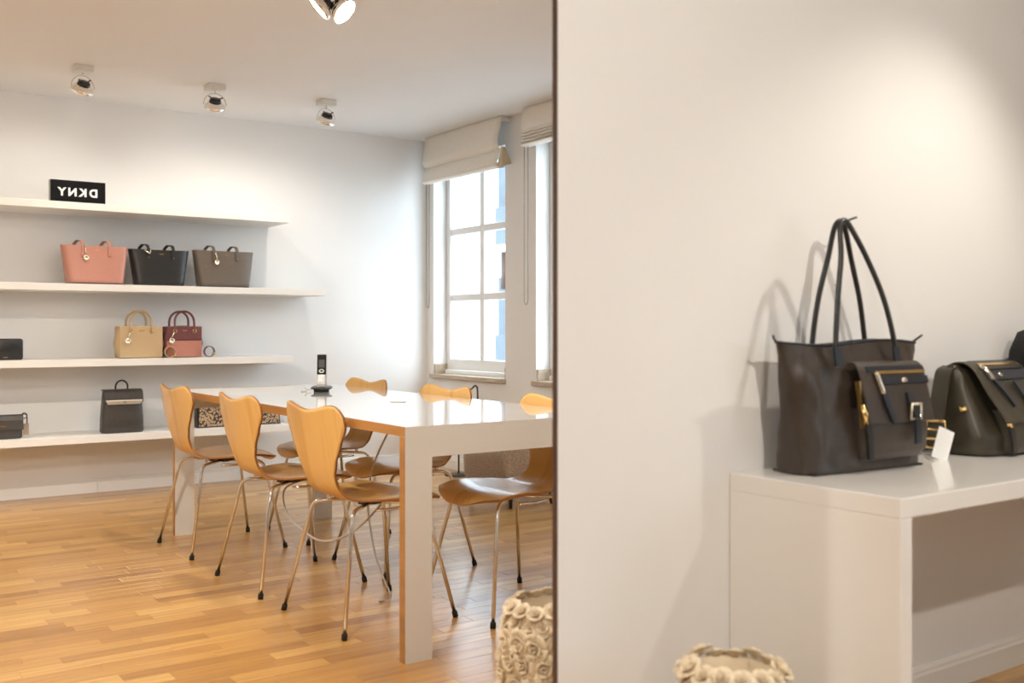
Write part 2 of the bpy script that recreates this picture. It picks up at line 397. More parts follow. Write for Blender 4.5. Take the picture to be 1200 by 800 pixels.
# ------------------------------------------------------------------ table
TX0, TX1, TY0, TY1, TH = 1.535, 2.395, 2.78, 5.20, .74
T = thing('conference_table', (0, 0, 0), label='long white table with glossy top and wooden edges, chairs pushed under it', cat='table')
MB().box((TX0 + .0015, TY0, TH - .006), (TX1 - .0015, TY1, TH)).build('table_top', LAMW, T, bevel=.0008)['label'] = 'glossy white table surface'
MB().box((TX0 + .0015, TY0 + .034, TH - .032), (TX1 - .0015, TY1 - .034, TH - .006)).build('core_panel', LAMF, T)
for x in (TX0, TX1 - .0015): MB().box((x, TY0 + .0005, TH - .032), (x + .0015, TY1 - .0005, TH - .0005)).build('wood_edge', OAK, T)['label'] = 'brown wooden edge band'
for y in (TY0, TY1 - .034):
    MB().box((TX0 + .0985, y, TH - .10), (TX1 - .0985, y + .034, TH - .006)).build('apron', LAMF, T)
    for xa, xo in ((TX0, TX0), (TX1 - .10, TX1 - .0015)):
        lg = MB().box((xa + .0015, y, 0), (xa + .0985, y + .034, TH - .006)).build('leg', LAMF, T)
        MB().box((xo, y + .0005, .0), (xo + .0015, y + .0335, TH - .033)).build('leg_edge', OAK, lg)
MB().lathe([(.034, 0), (.034, .002), (.031, .003), (.0, .003)], 28, Matrix.Translation((2.034, 3.74, TH)), cap0=True, cap1=False).build('cable_grommet', CHROME, T)

# ------------------------------------------------------------------ chairs
def interp(tab, s):
    if s <= tab[0][0]: return tab[0][1]
    for (a, va), (b, vb) in zip(tab[:-1], tab[1:]):
        if s <= b:
            t = (s - a)/(b - a); t = t*t*(3 - 2*t)*.5 + t*.5; return va + (vb - va)*t
    return tab[-1][1]
PP = smooth_path([(.236, 0, .402), (.224, 0, .430), (.19, 0, .445), (.12, 0, .451), (.03, 0, .444), (-.06, 0, .437), (-.125, 0, .442), (-.172, 0, .470), (-.198, 0, .520), (-.213, 0, .58), (-.228, 0, .66), (-.245, 0, .74), (-.258, 0, .80), (-.264, 0, .83)], 8)
PL = [0.]
for a, b in zip(PP[:-1], PP[1:]): PL.append(PL[-1] + (b - a).length)
def prof_at(s):
    s = max(0, min(PL[-1] - 1e-6, s))
    for i in range(len(PL) - 1):
        if PL[i+1] >= s:
            t = (s - PL[i])/(PL[i+1] - PL[i]); p = PP[i].lerp(PP[i+1], t); d = (PP[i+1] - PP[i]).normalized()
            return p, Vector((d.z, 0, -d.x))   # normal towards the sitter's side (up / forward)
HW = [(0, .150), (.03, .185), (.08, .208), (.16, .222), (.24, .218), (.31, .195), (.37, .155), (.42, .125), (.47, .112), (.51, .118), (.56, .142), (.62, .180), (.68, .216), (.72, .234), (.755, .238), (.82, .234)]
def shell_mesh():
    nu, nv = 56, 24; mb = MB(); vs = []; uvs = []
    for i in range(nu + 1):
        for j in range(nv + 1):
            v = -1 + 2*j/nv; av = abs(v)
            s0 = .085*av**3.2
            lob = max(0, min(1, av/.66)); lob = lob*lob*(3 - 2*lob)
            cor = max(0, (av - .66)/.34)
            s1 = .745 + .018*lob - .075*cor**2.2
            s = s0 + (s1 - s0)*i/nu
            hw = interp(HW, s); w_ = v*hw
            p, n = prof_at(s)
            k = interp([(0, -.030), (.08, -.014), (.2, .006), (.34, .016), (.44, .012), (.55, .016), (.68, .030), (.85, .046)], s)
            q = p + n*(k*(w_/.24)**2*1.0) + Vector((0, w_, 0))
            vs.append(q); uvs.append((w_, s))
    fs = [(i*(nv+1)+j, i*(nv+1)+j+1, (i+1)*(nv+1)+j+1, (i+1)*(nv+1)+j) for i in range(nu) for j in range(nv)]
    mb.add(vs, fs, 0, True); mb.uvl = uvs
    return mb
def make_chair():
    c = thing('dining_chair', (0, 0, 0))
    mb = shell_mesh(); sh = mb.build('seat_shell', [BEECH, BEECHE], c, solid=.010)
    uv = sh.data.uv_layers.new(name='UVMap')
    for lp in sh.data.loops: uv.data[lp.index].uv = mb.uvl[lp.vertex_index]
    for sx in (-1, 1):
        for sy in (-1, 1):
            pts = round_corners([(sx*.225, sy*.232, .012), (sx*.148, sy*.150, .412), (sx*.02, sy*.055, .418)], .035, 6)
            lg = MB().tube(pts, .0072, 10).build('leg', CHROME, c)
            d = Vector((sx*.077, sy*.082, -.40)).normalized()
            MB().tube([Vector((sx*.225, sy*.232, .012)) - d*.010, Vector((sx*.225, sy*.232, .012)) - d*.008, Vector((sx*.2268, sy*.2338, .001))], [.0105, .0105, .0105], 12).build('foot_cap', RUBBER, lg)
            MB().box((sx*.110 - .007, sy*.100 - .007, .420), (sx*.110 + .007, sy*.100 + .007, .440)).build('seat_bumper', CHROME, c, bevel=.002)
    for sy in (-1, 1): MB().tube([(-.06, sy*.16, .408), (.0, sy*.162, .406), (.06, sy*.16, .408)], .006, 8).build('side_tube', CHROME, c)
    MB().lathe([(.055, .409), (.062, .414), (.062, .426), (.055, .436)], 24).build('seat_mount', DARKM, c)
    return c
CHS = [((1.657, 4.822), 1.5, 'beech plywood chair at the shelf-side end of the table, nearest the backpack'),
       ((1.668, 4.008), 1.5, 'beech plywood chair in the middle of the row whose backs face the open floor'),
       ((1.702, 3.355), 2.8, 'beech plywood chair beside the hanging cable loop and the near white table leg'),
       ((2.212, 4.815), 182.5, 'beech plywood chair on the window side, behind the cordless phone'),
       ((2.200, 3.995), 181.5, 'beech plywood chair on the window side, middle of its row'),
       ((2.194, 3.170), 180.5, 'beech plywood chair on the window side, by the rose-covered pot')]
ch0 = make_chair()
for i, ((x, y), a, lab) in enumerate(CHS):
    c = ch0 if i == 0 else copy_tree(ch0)
    c.location = (x, y, 0); c.rotation_euler = (0, 0, radians(a)); tag(c, lab, 'chair', 'beech chairs around the table')

# ------------------------------------------------------------------ phone on table
ca = thing('charging_cradle', (2.06, 4.56, TH), radians(-30), 'black charging cradle of the cordless phone on the table', 'phone cradle')
m = MB(); m.ring_loft([sring(.036, .034, 0, 24, 5), sring(.038, .036, .012, 24, 5), sring(.052, .045, .020, 24, 4, fz=lambda x, y: .006*y/.045), sring(.046, .040, .024, 24, 4, fz=lambda x, y: .006*y/.045)]); m.build('cradle_body', BLKP, ca)
MB().tube(smooth_path([(-.05, .02, .006), (-.075, .03, .012), (-.08, .01, .022), (-.07, .0, .004), (-.10, .01, .003)], 6), .002, 6).build('cord', CABLE, ca)
ph = thing('cordless_phone', (2.06, 4.56, TH), radians(-30), 'silver and black cordless phone standing in its cradle', 'phone')
lean = Matrix.Rotation(radians(-10), 4, 'X')
def leaned(mb): mb.v = [tuple(lean @ Vector(q) + Vector((0, -.004, .021))) for q in mb.v]; return mb
m = MB(); m.ring_loft([sring(.024, .011, z, 24, 4) if .003 < z < .16 else sring(.021, .009, z, 24, 4) for z in (0, .004, .03, .08, .12, .158, .163)]); leaned(m).build('handset', SILP, ph)
leaned(MB().box((-.0215, -.0135, .062), (.0215, -.0105, .159))).build('front_panel', mat('matt_black_plastic', (.008, .008, .009), .55, spec=.2, var=.1), ph, bevel=.002)
leaned(MB().box((-.014, -.0141, .096), (.014, -.0134, .134))).build('screen', mat('phone_screen', (.045, .05, .055), .5, var=.1, scale=30), ph)
m = MB(); m.lathe([(.0125, 0), (.0125, .0018), (.0055, .0018), (.0055, 0)], 20, Matrix.Translation((0, -.0132, .079)) @ Matrix.Rotation(pi/2, 4, 'X') @ Matrix.Diagonal((1.1, .8, 1, 1)), cap0=False, cap1=False); leaned(m).build('navigation_ring', SILP, ph)
for r in range(4):
    for c in range(3):
        leaned(MB().box((-.017 + c*.0122, -.0128, .014 + r*.0115), (-.0072 + c*.0122, -.0108, .0225 + r*.0115))).build('key', mat('key_plastic', (.72, .73, .74), .4, var=.02), ph, bevel=.001)
# cables
cb = MB().tube(smooth_path([(1.81, 3.84, .426), (1.735, 3.93, .424), (1.67, 4.065, .37), (1.65, 4.00, .28), (1.64, 3.80, .235), (1.64, 3.62, .228), (1.65, 3.46, .27), (1.68, 3.36, .33), (1.74, 3.33, .40)], 8), .0042, 8).build('hanging_cable', CABLE)
tag(cb, 'pale grey cable hanging in a loop below the chair seats', 'cable')
cb = MB().tube(smooth_path([(1.93, 3.54, .708), (1.905, 3.58, .64), (1.90, 3.69, .51), (1.90, 3.735, .42), (1.90, 3.75, .3), (1.89, 3.66, .12), (1.87, 3.50, .006), (1.80, 3.46, .006)], 8), .004, 8).build('table_cable', CABLE)
tag(cb, 'thin grey cable dropping from under the table top to the floor', 'cable')

# ------------------------------------------------------------------ black shop sign
sg = thing('shelf_sign', (1.376, 6.60, 1.802), 0, 'black sign block with white mirror-written letters on the top shelf', 'sign')
MB().box((-.158, -.004, 0), (.158, 0, .146)).build('sign_face', SIGNB, sg)
MB().box((-.158, .0, 0), (.158, .05, .146)).build('sign_body', SIGNS, sg)
letters('DKNY', .066, LETTER, sg, (0, -.005, .073), True, .0028, .0008, spacing=1.42)

# ------------------------------------------------------------------ handbags on the shelves
def charm(parent, x, y, z, drop=.05, r=.0125, slant=0.):
    ch = MB().tube([(x, y, z), (x + slant*.3, y - .004, z - drop*.4), (x + slant*.6, y - .005, z - drop + r)], .0042, 6).build('charm_chain', SILVER, parent)
    MB().lathe([(0, -.002), (r, -.002), (r, .002), (r*.55, .002), (r*.5, .0005), (0, .0005)], 20, Matrix.Translation((x + slant*.6, y - .006, z - drop - r*.3)) @ Matrix.Rotation(pi/2, 4, 'X'), cap0=False, cap1=False).build('charm_disc', SILVER, ch)
def shelf_tote(x, z, leather, label, wb=.325, wt=.405, h=.235, charm_kind=0, rz=0.):
    t = thing('tote_bag', (x, 6.605, z), rz, label, 'bag', 'tote bags on the second shelf')
    m = MB(); rings = []
    zs = [0, .006, .03, h*.35, h*.7, h]
    for q in zs:
        k = q/h; hw = (wb + (wt - wb)*k)/2; hd = .072 - .022*k
        if q == 0: hw -= .006; hd -= .006
        rings.append(sring(hw, hd, .004 + q, 40, 3.6 + 2*(1 - k), fz=lambda x, y, k=k: -.003*k*(1 - (abs(x)/.2)**2)))
    inner = [sring(wt/2 - .004, .046, .004 + h - .0005, 40, 3.6, fz=lambda x, y: -.003*(1 - (abs(x)/.2)**2)), sring(wt/2 - .02, .040, h - .06, 40, 3.6)]
    m.ring_loft(rings, 0, True, True, False); m.build('body', leather, t)
    m = MB(); m.ring_loft([rings[-1]] + inner, 0, True, False, True); m.build('lining', LINING, t)
    m = MB(); m.ring_loft([sring((wb - .01)/2, .068, .0035, 40, 5), sring((wb + .002)/2, .0735, .0045, 40, 5), sring((wb + .004)/2, .0735, .010, 40, 5)]); m.build('base_trim', LINING, t)
    for fx in (-1, 1): MB().lathe([(.006, 0), (.006, .004)], 12, Matrix.Translation((fx*(wb/2 - .03), -.05, 0))).build('stud_foot', GOLD, t)
    for sx in (-1, 1):
        xx = sx*.078
        zt_ = h - .002
        MB().strap([(xx, -.0605, zt_ - .058), (xx, -.056, zt_ - .02), (xx, -.0535, zt_ + .006), (xx - .004, -.050, zt_ + .026), (xx - .014, -.036, zt_ + .036), (xx - .028, -.016, zt_ + .034), (xx - .040, .0, zt_ + .016), (xx - .046, .008, zt_ - .02)], (1, 0, 0), .019, .005).build('handle', leather, t)
        MB().lathe([(.003, 0), (.003, .002)], 8, Matrix.Translation((xx, -.063, zt_ - .046)) @ Matrix.Rotation(pi/2, 4, 'X')).build('rivet', GOLD, t)
    if charm_kind == 0: charm(t, -.070, -.064, h - .004, .066, .0165, .012)
    else:
        MB().tube([(-.105, -.060, h - .002), (-.085, -.064, h - .016), (-.072, -.066, h - .026)], .005, 8).build('charm_clasp', SILVER, t)
        MB().tube([(-.066, -.062, h + .006), (-.070, -.066, h - .022)], .004, 8).build('charm_ring', SILVER, t)
    letters('DKNY', .010, GOLD, t, (.002 if charm_kind == 0 else -.0, -.0615, h - .026), True, .0002, .0006, name='logo')
    return t
shelf_tote(1.472, 1.316, PINKL, 'salmon pink leather tote bag beside the black tote', .322, .392)
shelf_tote(1.860, 1.316, BLACKL, 'glossy black leather tote bag between the pink and taupe totes', .295, .375, .228, 1)
shelf_tote(2.278, 1.316, TAUPEL, 'taupe grey leather tote bag with round silver charm', .328, .405, .238)

def satchel(x, z, w, h, label, upper, lower, edge, handle_m, rz=0.):
    t = thing('handbag', (x, 6.60, z), rz, label, 'bag', 'small handbags on the third shelf')
    for sy, nm in ((-1, 'front_panel'), (1, 'back_panel')):
        if upper is lower:
            pcs = [(0., h, upper)]
        else: pcs = [(0., h*.54, lower), (h*.54, h, upper)]
        for za, zb, mm in pcs:
            MB().box((-w/2, sy*.058 - .007, za + .004), (w/2, sy*.058 + .007, zb)).build(nm, mm, t, bevel=.005, seg=3)
    rg = []
    for q, hw, hd in ((.002, w/2 - .01, .056), (.012, w/2 + .002, .060), (h*.45, w/2 + .020, .058), (h*.75, w/2 + .010, .052), (h - .006, w/2 - .006, .050)): rg.append(sring(hw, hd, q, 32, 4))
    MB().ring_loft(rg).build('gusset_body', edge, t)
    MB().box((-w/2 + .01, -.045, h - .006), (w/2 - .01, .045, h - .002)).build('top_panel', edge, t)
    MB().strap([(-w/2 + .02, 0, h), (w/2 - .02, 0, h)], (0, 1, 0), .006, .003).build('zip', SILVER, t)
    MB().box((-.030, -.056, h - .004), (.030, .010, h + .005)).build('top_tab', edge, t, bevel=.003)
    for sy in (-1, 1):
        yy = sy*.064; r = .062
        pts = [(-r, yy - sy*-.003, h - .030), (-r, yy, h - .005)] + [(px, yy - sy*.012*(pz - h)/.1, pz) for px, _, pz in arc(0, h + .028, r, pi, 0, 16, 0, .068)] + [(r, yy, h - .005), (r, yy - sy*-.003, h - .030)]
        MB().tube(pts, .0072, 10).build('handle', handle_m, t)
        for sx in (-1, 1):
            MB().tube([(sx*r + .011*cos(a), yy + sy*.005, h - .030 + .011*sin(a)) for a in [2*pi*k/14 for k in range(14)]], .0028, 6, close=True).build('handle_ring', GOLD, t)
    charm(t, -r - .006, -.067, h - .036, .052, .019, -.026)
    letters('DKNY', .011, GOLD, t, (.0, -.066, h - .028), True, .0002, .0006, name='logo')
    # coiled shoulder strap lying at the side
    co = []
    for k in range(34):
        a = 2*pi*k/16 + pi*.6; co.append((w/2 + .040 + .034*cos(a), -.098 + .0007*k, .0375 + .034*sin(a)))
    MB().strap(co, (0, 1, 0), .014, .004).build('shoulder_strap', handle_m, t)
    MB().box((w/2 + .062, -.098, .012), (w/2 + .074, -.072, .032)).build('strap_buckle', GOLD, t, bevel=.002)
    return t
satchel(1.735, .861, .262, .200, 'tan leather handbag with two round handles and a disc charm', TANL, TANL, TANL, TANL)
satchel(2.005, .861, .222, .200, 'burgundy and rose two-tone leather handbag with round handles', BURGL, ROSEL, BURGL, BURGL)

# wallet bag at shelf end
t = thing('wallet', (.965, 6.60, .861), 0, 'black zip-around wallet standing on the third shelf', 'wallet')
m = MB()
def rr_ring(y, hw, h, r, n=6):
    out = []
    for cxx, czz, a0 in ((hw - r, r, -pi/2), (hw - r, h - r, 0), (-hw + r, h - r, pi/2), (-hw + r, r, pi)):
        for k in range(n + 1): a = a0 + pi/2*k/n; out.append((cxx + r*cos(a), y, czz + r*sin(a)))
    return out
m.ring_loft([rr_ring(y, .100 - d, .122 - d*2, .014) for y, d in ((-.014, .002), (-.012, 0), (.012, 0), (.014, .002))][::-1]); m.v = [(a, b, c + (.002 if abs(b) > .013 else 0)) for a, b, c in m.v]; m.build('body', BLACKL, t)
m = MB(); ring = rr_ring(0, .1012, .1232, .0145); m.tube([(a, b, c + .002) for a, b, c in ring], .0028, 6, close=True); m.v = [(a, b, max(0, c - .001)) for a, b, c in m.v]; m.build('zip', DARKM, t)
letters('DKNY', .009, GOLD, t, (.008, -.0146, .016), True, .0002, .0006, name='logo')

# grey crossbody
t = thing('crossbody_bag', (.955, 6.58, .400), 0, 'charcoal leather crossbody bag with flap on the lowest shelf', 'bag')
m = MB(); m.ring_loft([sring(.098, .030, 0, 32, 5), sring(.104, .036, .008, 32, 5), sring(.106, .038, .07, 32, 5), sring(.103, .034, .128, 32, 5), sring(.098, .028, .136, 32, 5)]); m.build('body', DGREYL, t)
MB().strap([(0, .020, .138), (0, -.01, .140), (0, -.036, .134), (0, -.0415, .11), (0, -.0425, .052)], (1, 0, 0), .212, .004).build('flap', DGREYL, t, bevel=.0015)
letters('DKNY', .012, GOLD, t, (.0, -.0455, .075), True, .0002, .0006, name='logo')
MB().tube(arc(.118, .128, .013, 0, 2*pi, 14, 0)[:-1], .003, 6, close=True).build('strap_ring', DARKM, t)
MB().strap([(.104, 0, .140), (.118, .0, .150), (.130, 0, .140), (.132, 0, .11), (.131, 0, .04)], (0, 1, 0), .016, .004).build('shoulder_strap', BLACKL, t)
MB().box((.110, -.012, .018), (.140, -.009, .085)).build('price_tag', mat('kraft_tag', (.33, .24, .18), .7, var=.05), t)

# backpack
t = thing('backpack', (1.628, 6.585, .400), 0, 'charcoal leather backpack with metal-edged flap and loop handle', 'backpack')
m = MB(); m.ring_loft([sring(.118, .048, 0, 36, 5), sring(.126, .055, .010, 36, 5), sring(.124, .055, .09, 36, 5), sring(.117, .050, .19, 36, 5), sring(.112, .040, .255, 36, 5), sring(.108, .034, .262, 36, 5)]); m.build('body', DGREYL, t)
MB().strap([(0, .030, .262), (0, .0, .268), (0, -.030, .266), (0, -.052, .252), (0, -.060, .22), (0, -.064, .192)], (1, 0, 0), .232, .005).build('flap', DGREYL, t, bevel=.002)
MB().ring_loft([[(-.098 + .0, -.062, .176), (.098, -.062, .176), (.112, -.063, .206), (-.112, -.063, .206)][::1], [(-.095, -.069, .179), (.095, -.069, .179), (.109, -.069, .203), (-.109, -.069, .203)]], 0, False).build('metal_bar', mat('brushed_nickel', (.86, .83, .77), .32, 1.0, var=.03, scale=30), t, bevel=.003)
letters('DKNY', .008, DARKM, t, (0.0, -.0698, .192), True, .0002, .0004, name='logo')
MB().tube([(-.036, .0, .262)] + arc(0, .285, .036, pi, 0, 14, 0., .038) + [(.036, 0, .262)], .0055, 8).build('top_handle', BLACKL, t)

# patterned clutches
for x, lab in ((2.235, 'patterned beige and brown clutch with dark side, behind the chair backs'), (2.535, 'patterned beige and brown clutch, closer to the shelf end under the table top')):
    t = thing('patterned_clutch', (x, 6.60, .400), 0, lab, 'bag', 'patterned clutches on the lowest shelf')
    m = MB(); m.ring_loft([sring(.130, .030, .002, 28, 7), sring(.132, .033, .008, 28, 7), sring(.132, .033, .150, 28, 7), sring(.128, .028, .157, 28, 7)]); m.build('body', MONO, t)
    MB().box((-.140, -.031, 0), (-.126, .031, .156)).build('side_trim', BLACKL, t, bevel=.004)
    MB().box((-.132, -.0345, 0), (.132, .0345, .007)).build('base_trim', BLACKL, t, bevel=.002)
    MB().tube(arc(-.150, .060, .012, 0, 2*pi, 14, 0)[:-1], .003, 6, close=True).build('strap_ring', DARKM, t)
    MB().tube([(-.146, 0, .15), (-.150, 0, .11), (-.150, 0, .072)], .004, 6).build('strap_end', DARKM, t)

# ------------------------------------------------------------------ ceiling spot lamps
def head(parent, piv, d, energy, spot=radians(80), lit=True, size=.03):
    """AR111 style head; piv = pivot point, d = beam direction"""
    d = Vector(d).normalized(); q = Vector((0, 0, 1)).rotation_difference(d).to_matrix().to_4x4()
    M = Matrix.Translation(piv) @ q
    h = MB(); h.lathe([(.030, -.016), (.046, -.010), (.055, .001), (.0605, .006), (.0615, .014), (.0605, .022), (.0565, .024), (.055, .018), (.050, .012), (.030, .004)], 32, M, cap0=False, cap1=False)
    hd = h.build('reflector', mat('bright_chrome', (.90, .87, .82), .16, 1.0, var=.02, scale=30), parent)
    MB().lathe([(.016, -.040), (.026, -.038), (.033, -.030), (.036, -.014), (.030, -.010)], 24, M).build('socket_cap', BLKP, hd)
    MB().lathe([(.0, .013), (.050, .0135), (.0535, .017), (.0535, .019), (.0, .0195)], 32, M, cap0=False, cap1=False).build('lens', LENS, hd)
    for sx in (-1, 1):
        MB().tube([M @ Vector((sx*.024, 0, -.040)), M @ Vector((sx*.040, 0, -.048))], .004, 6).build('terminal', DARKM, hd)
    l = bpy.data.lights.new('spot_beam', 'SPOT'); l.energy = energy; l.color = (1, .91, .80); l.spot_size = spot; l.spot_blend = .7; l.shadow_soft_size = size
    lo = bpy.data.objects.new('spot_beam', l); COL.objects.link(lo); lo.parent = parent
    lo.matrix_local = Matrix.Translation(Vector(piv) + d*.03) @ Vector((0, 0, -1)).rotation_difference(d).to_matrix().to_4x4()
    return hd
def spot_lamp(x, y, heads, label):
    t = thing('ceiling_spot', (x, y, CH), 0, label, 'ceiling lamp', 'chrome ceiling spots')
    n = len(heads); hw = .050 if n == 1 else .11
    MB().box((-hw, -.05, -.034), (hw, .05, 0)).build('mount_box', WHP, t, bevel=.003)
    for i, (tgt, e, ss) in enumerate(heads):
        ox = 0 if n == 1 else (-.045 + .09*i)
        piv = Vector((ox, 0, -.118)); d = Vector(tgt) - (Vector((x, y, CH)) + piv); d.normalize()
        sd = d.cross(Vector((0, 0, 1))); sd.normalize()
        br = [piv + sd*(.066*cos(a)) + Vector((0, 0, .066*sin(a)*1.02)) for a in [pi*k/16 for k in range(17)]]
        MB().tube(br, .0026, 6).build('yoke', CHROME, t)
        MB().tube([piv + Vector((0, 0, .064)), Vector((ox, 0, -.030))], .005, 8).build('stem', CHROME, t)
        head(t, piv, d, e, ss)
E1 = 5.5
SP = radians(120)
spot_lamp(1.27, 5.975, [((1.05, 6.85, 1.0), E1, SP)], 'chrome ceiling spot above the black sign end of the shelves')
spot_lamp(2.012, 5.975, [((2.15, 6.85, 1.0), E1, SP)], 'chrome ceiling spot aimed at the middle of the shelf wall')
spot_lamp(2.731, 5.975, [((2.6, 6.85, 0.9), E1, SP)], 'chrome ceiling spot closest to the window blinds')
spot_lamp(1.80, 3.885, [((0.3, 4.6, .9), 38, SP), ((2.35, 3.2, 1.6), 26, SP)], 'twin-headed chrome ceiling spot above the table with lit face')
spot_lamp(2.9, .90, [((2.5, 1.45, .7), 20, radians(88))], 'chrome ceiling spot above the console with the bags')
for (x, y, tx, ty, lab) in ((-.6, 5.975, -.6, 6.8, 'added chrome fill spot out of view at the far end of the shelf wall row'), (-.4, 3.9, .9, 4.3, 'added chrome fill spot out of view over the open floor beside the chairs'),  # unseen spots, added to brighten the room
                            (.35, 2.2, 1.2, 3.2, 'added chrome fill spot out of view over the open floor facing the table end'), (1.2, -.67, 1.9, 1.6, 'added chrome fill spot out of view facing the partition and the pot'), (-1.1, .2, -.2, 1.4, 'added chrome fill spot out of view in the far corner of the open floor')):
    spot_lamp(x, y, [((tx, ty, .5), 46, SP)], lab)

# ------------------------------------------------------------------ roman blinds
def blind(y0, y1, zb, label, stacked):
    t = thing('roman_blind', (0, 0, 0), 0, label, 'blind', 'cream roman blinds')
    XF = WX - .085
    MB().box((XF + .008, y0, CH - .028), (XF + .05, y1, CH)).build('head_rail', WHP, t, bevel=.003)
    for yy in (y0 + .02, y1 - .06): MB().box((XF + .05, yy, CH - .028), (WX, yy + .035, CH - .006)).build('wall_bracket', WHP, t)
    def cloth(name, prof, sag=.0, mesh_y=14, th=.004):
        m = MB(); rows = []
        for k in range(mesh_y + 1):
            f = k/mesh_y; yy = y0 + (y1 - y0)*f
            rows.append([(x - .003*sin(9*f + z*12), yy, z) for x, z in prof])
        n = len(prof); vs = [p for r_ in rows for p in r_]
        fs = [(i*n + j, (i+1)*n + j, (i+1)*n + j + 1, i*n + j + 1) for i in range(mesh_y) for j in range(n - 1)]
        m.add(vs, fs, 0, True); return m.build(name, FABRIC, t, solid=th)
    def sp(p): return [(q.x, q.z) for q in smooth_path([(a, 0, b) for a, b in p], 5)]
    if not stacked:
        cloth('upper_cloth', sp([(XF, CH - .001), (XF - .012, CH - .08), (XF - .030, CH - .15), (XF - .032, CH - .20), (XF - .005, CH - .232), (XF + .03, CH - .235)]))
        cloth('lower_fold', sp([(XF + .03, CH - .225), (XF - .002, CH - .235), (XF - .022, CH - .27), (XF - .034, CH - .32), (XF - .030, zb + .022), (XF - .005, zb + .004), (XF + .03, zb + .01)]))
        cloth('hem_fold', sp([(XF - .026, zb + .030), (XF - .036, zb + .012), (XF - .012, zb), (XF + .025, zb + .004)]))
        # gathered end of the fold
        for k in range(8):
            a = k/7.; xb = XF - .028 + .085*a
            MB().tube(smooth_path([(XF + .004 + .02*a, y0 + .004, CH - .215 + .0), (xb*.5 + (XF + .01)*.5, y0 - .012, CH - .255), (xb, y0 - .012 - .008*sin(k*2.1), CH - .352 + .02*a)], 4), [(.005 + .0075*i/8) for i in range(9)], 8).build('gathered_pleat', mat('beige_tassel_cloth', (.58, .47, .32), .9, var=.08, scale=60), t)
    else:
        cloth('upper_cloth', sp([(XF, CH - .001), (XF - .014, CH - .07), (XF - .020, CH - .13), (XF - .012, CH - .155), (XF + .02, CH - .16)]))
        for k in range(5):
            zz = CH - .150 - k*.021
            cloth('stacked_fold', sp([(XF + .03, zz), (XF + .006, zz - .001), (XF - .014, zz - .004), (XF - .024 - .002*k, zz - .011), (XF - .012, zz - .018), (XF + .006, zz - .020), (XF + .03, zz - .020)]))
    # bead chain loop
    yc = y1 - .012
    ch = MB().tube([(XF - .004, yc - .0, CH - .02), (XF - .004, yc, 1.235), (XF - .004, yc - .008, 1.212), (XF - .004, yc - .022, 1.204), (XF - .004, yc - .036, 1.212), (XF - .004, yc - .044, 1.235), (XF - .004, yc - .044, CH - .22)], .0022, 6).build('pull_chain', mat('grey_chain', (.16, .16, .15), .4, .5, var=.1, scale=300), t)
    return t
blind(5.70, 6.72, 2.145, 'cream fabric roman blind with one deep fold over the corner window', False)
blind(4.40, 5.44, 2.24, 'cream fabric roman blind gathered into a stack of narrow folds', True)

# ------------------------------------------------------------------ upholstered seat and metal stand by the window wall
t = thing('felt_pouf', (3.52, 5.06, 0), 0, 'mottled grey-beige felt upholstered seat behind the table near the window', 'pouf')
m = MB(); rg = []
for z, d in ((.105, .06), (.115, .03), (.15, .006), (.25, 0), (.42, .004), (.50, .03), (.515, .07)): rg.append(sring(.20 - d*.6, .29 - d, z, 40, 5))
m.ring_loft(rg); m.build('cushion', FELT, t)
for sx in (-1, 1):
    for sy in (-1, 1): MB().tube([(sx*.13, sy*.20, .12), (sx*.15, sy*.225, 0)], [.012, .009], 10).build('leg', DARKM, t)
t = thing('metal_stand', (3.84, 6.16, 0), 0, 'slim black metal stand with a bent hook top by the window wall', 'stand')
MB().lathe([(.10, 0), (.10, .008), (.095, .010), (.012, .014)], 28).build('base', DARKM, t)
MB().tube(smooth_path([(0, 0, .01), (0, 0, .40), (-.005, -.01, .52), (-.03, -.12, .58), (-.06, -.27, .635), (-.06, -.31, .655), (-.06, -.335, .64), (-.06, -.34, .58), (-.06, -.34, .52)], 8), .0065, 8).build('pole', DARKM, t)

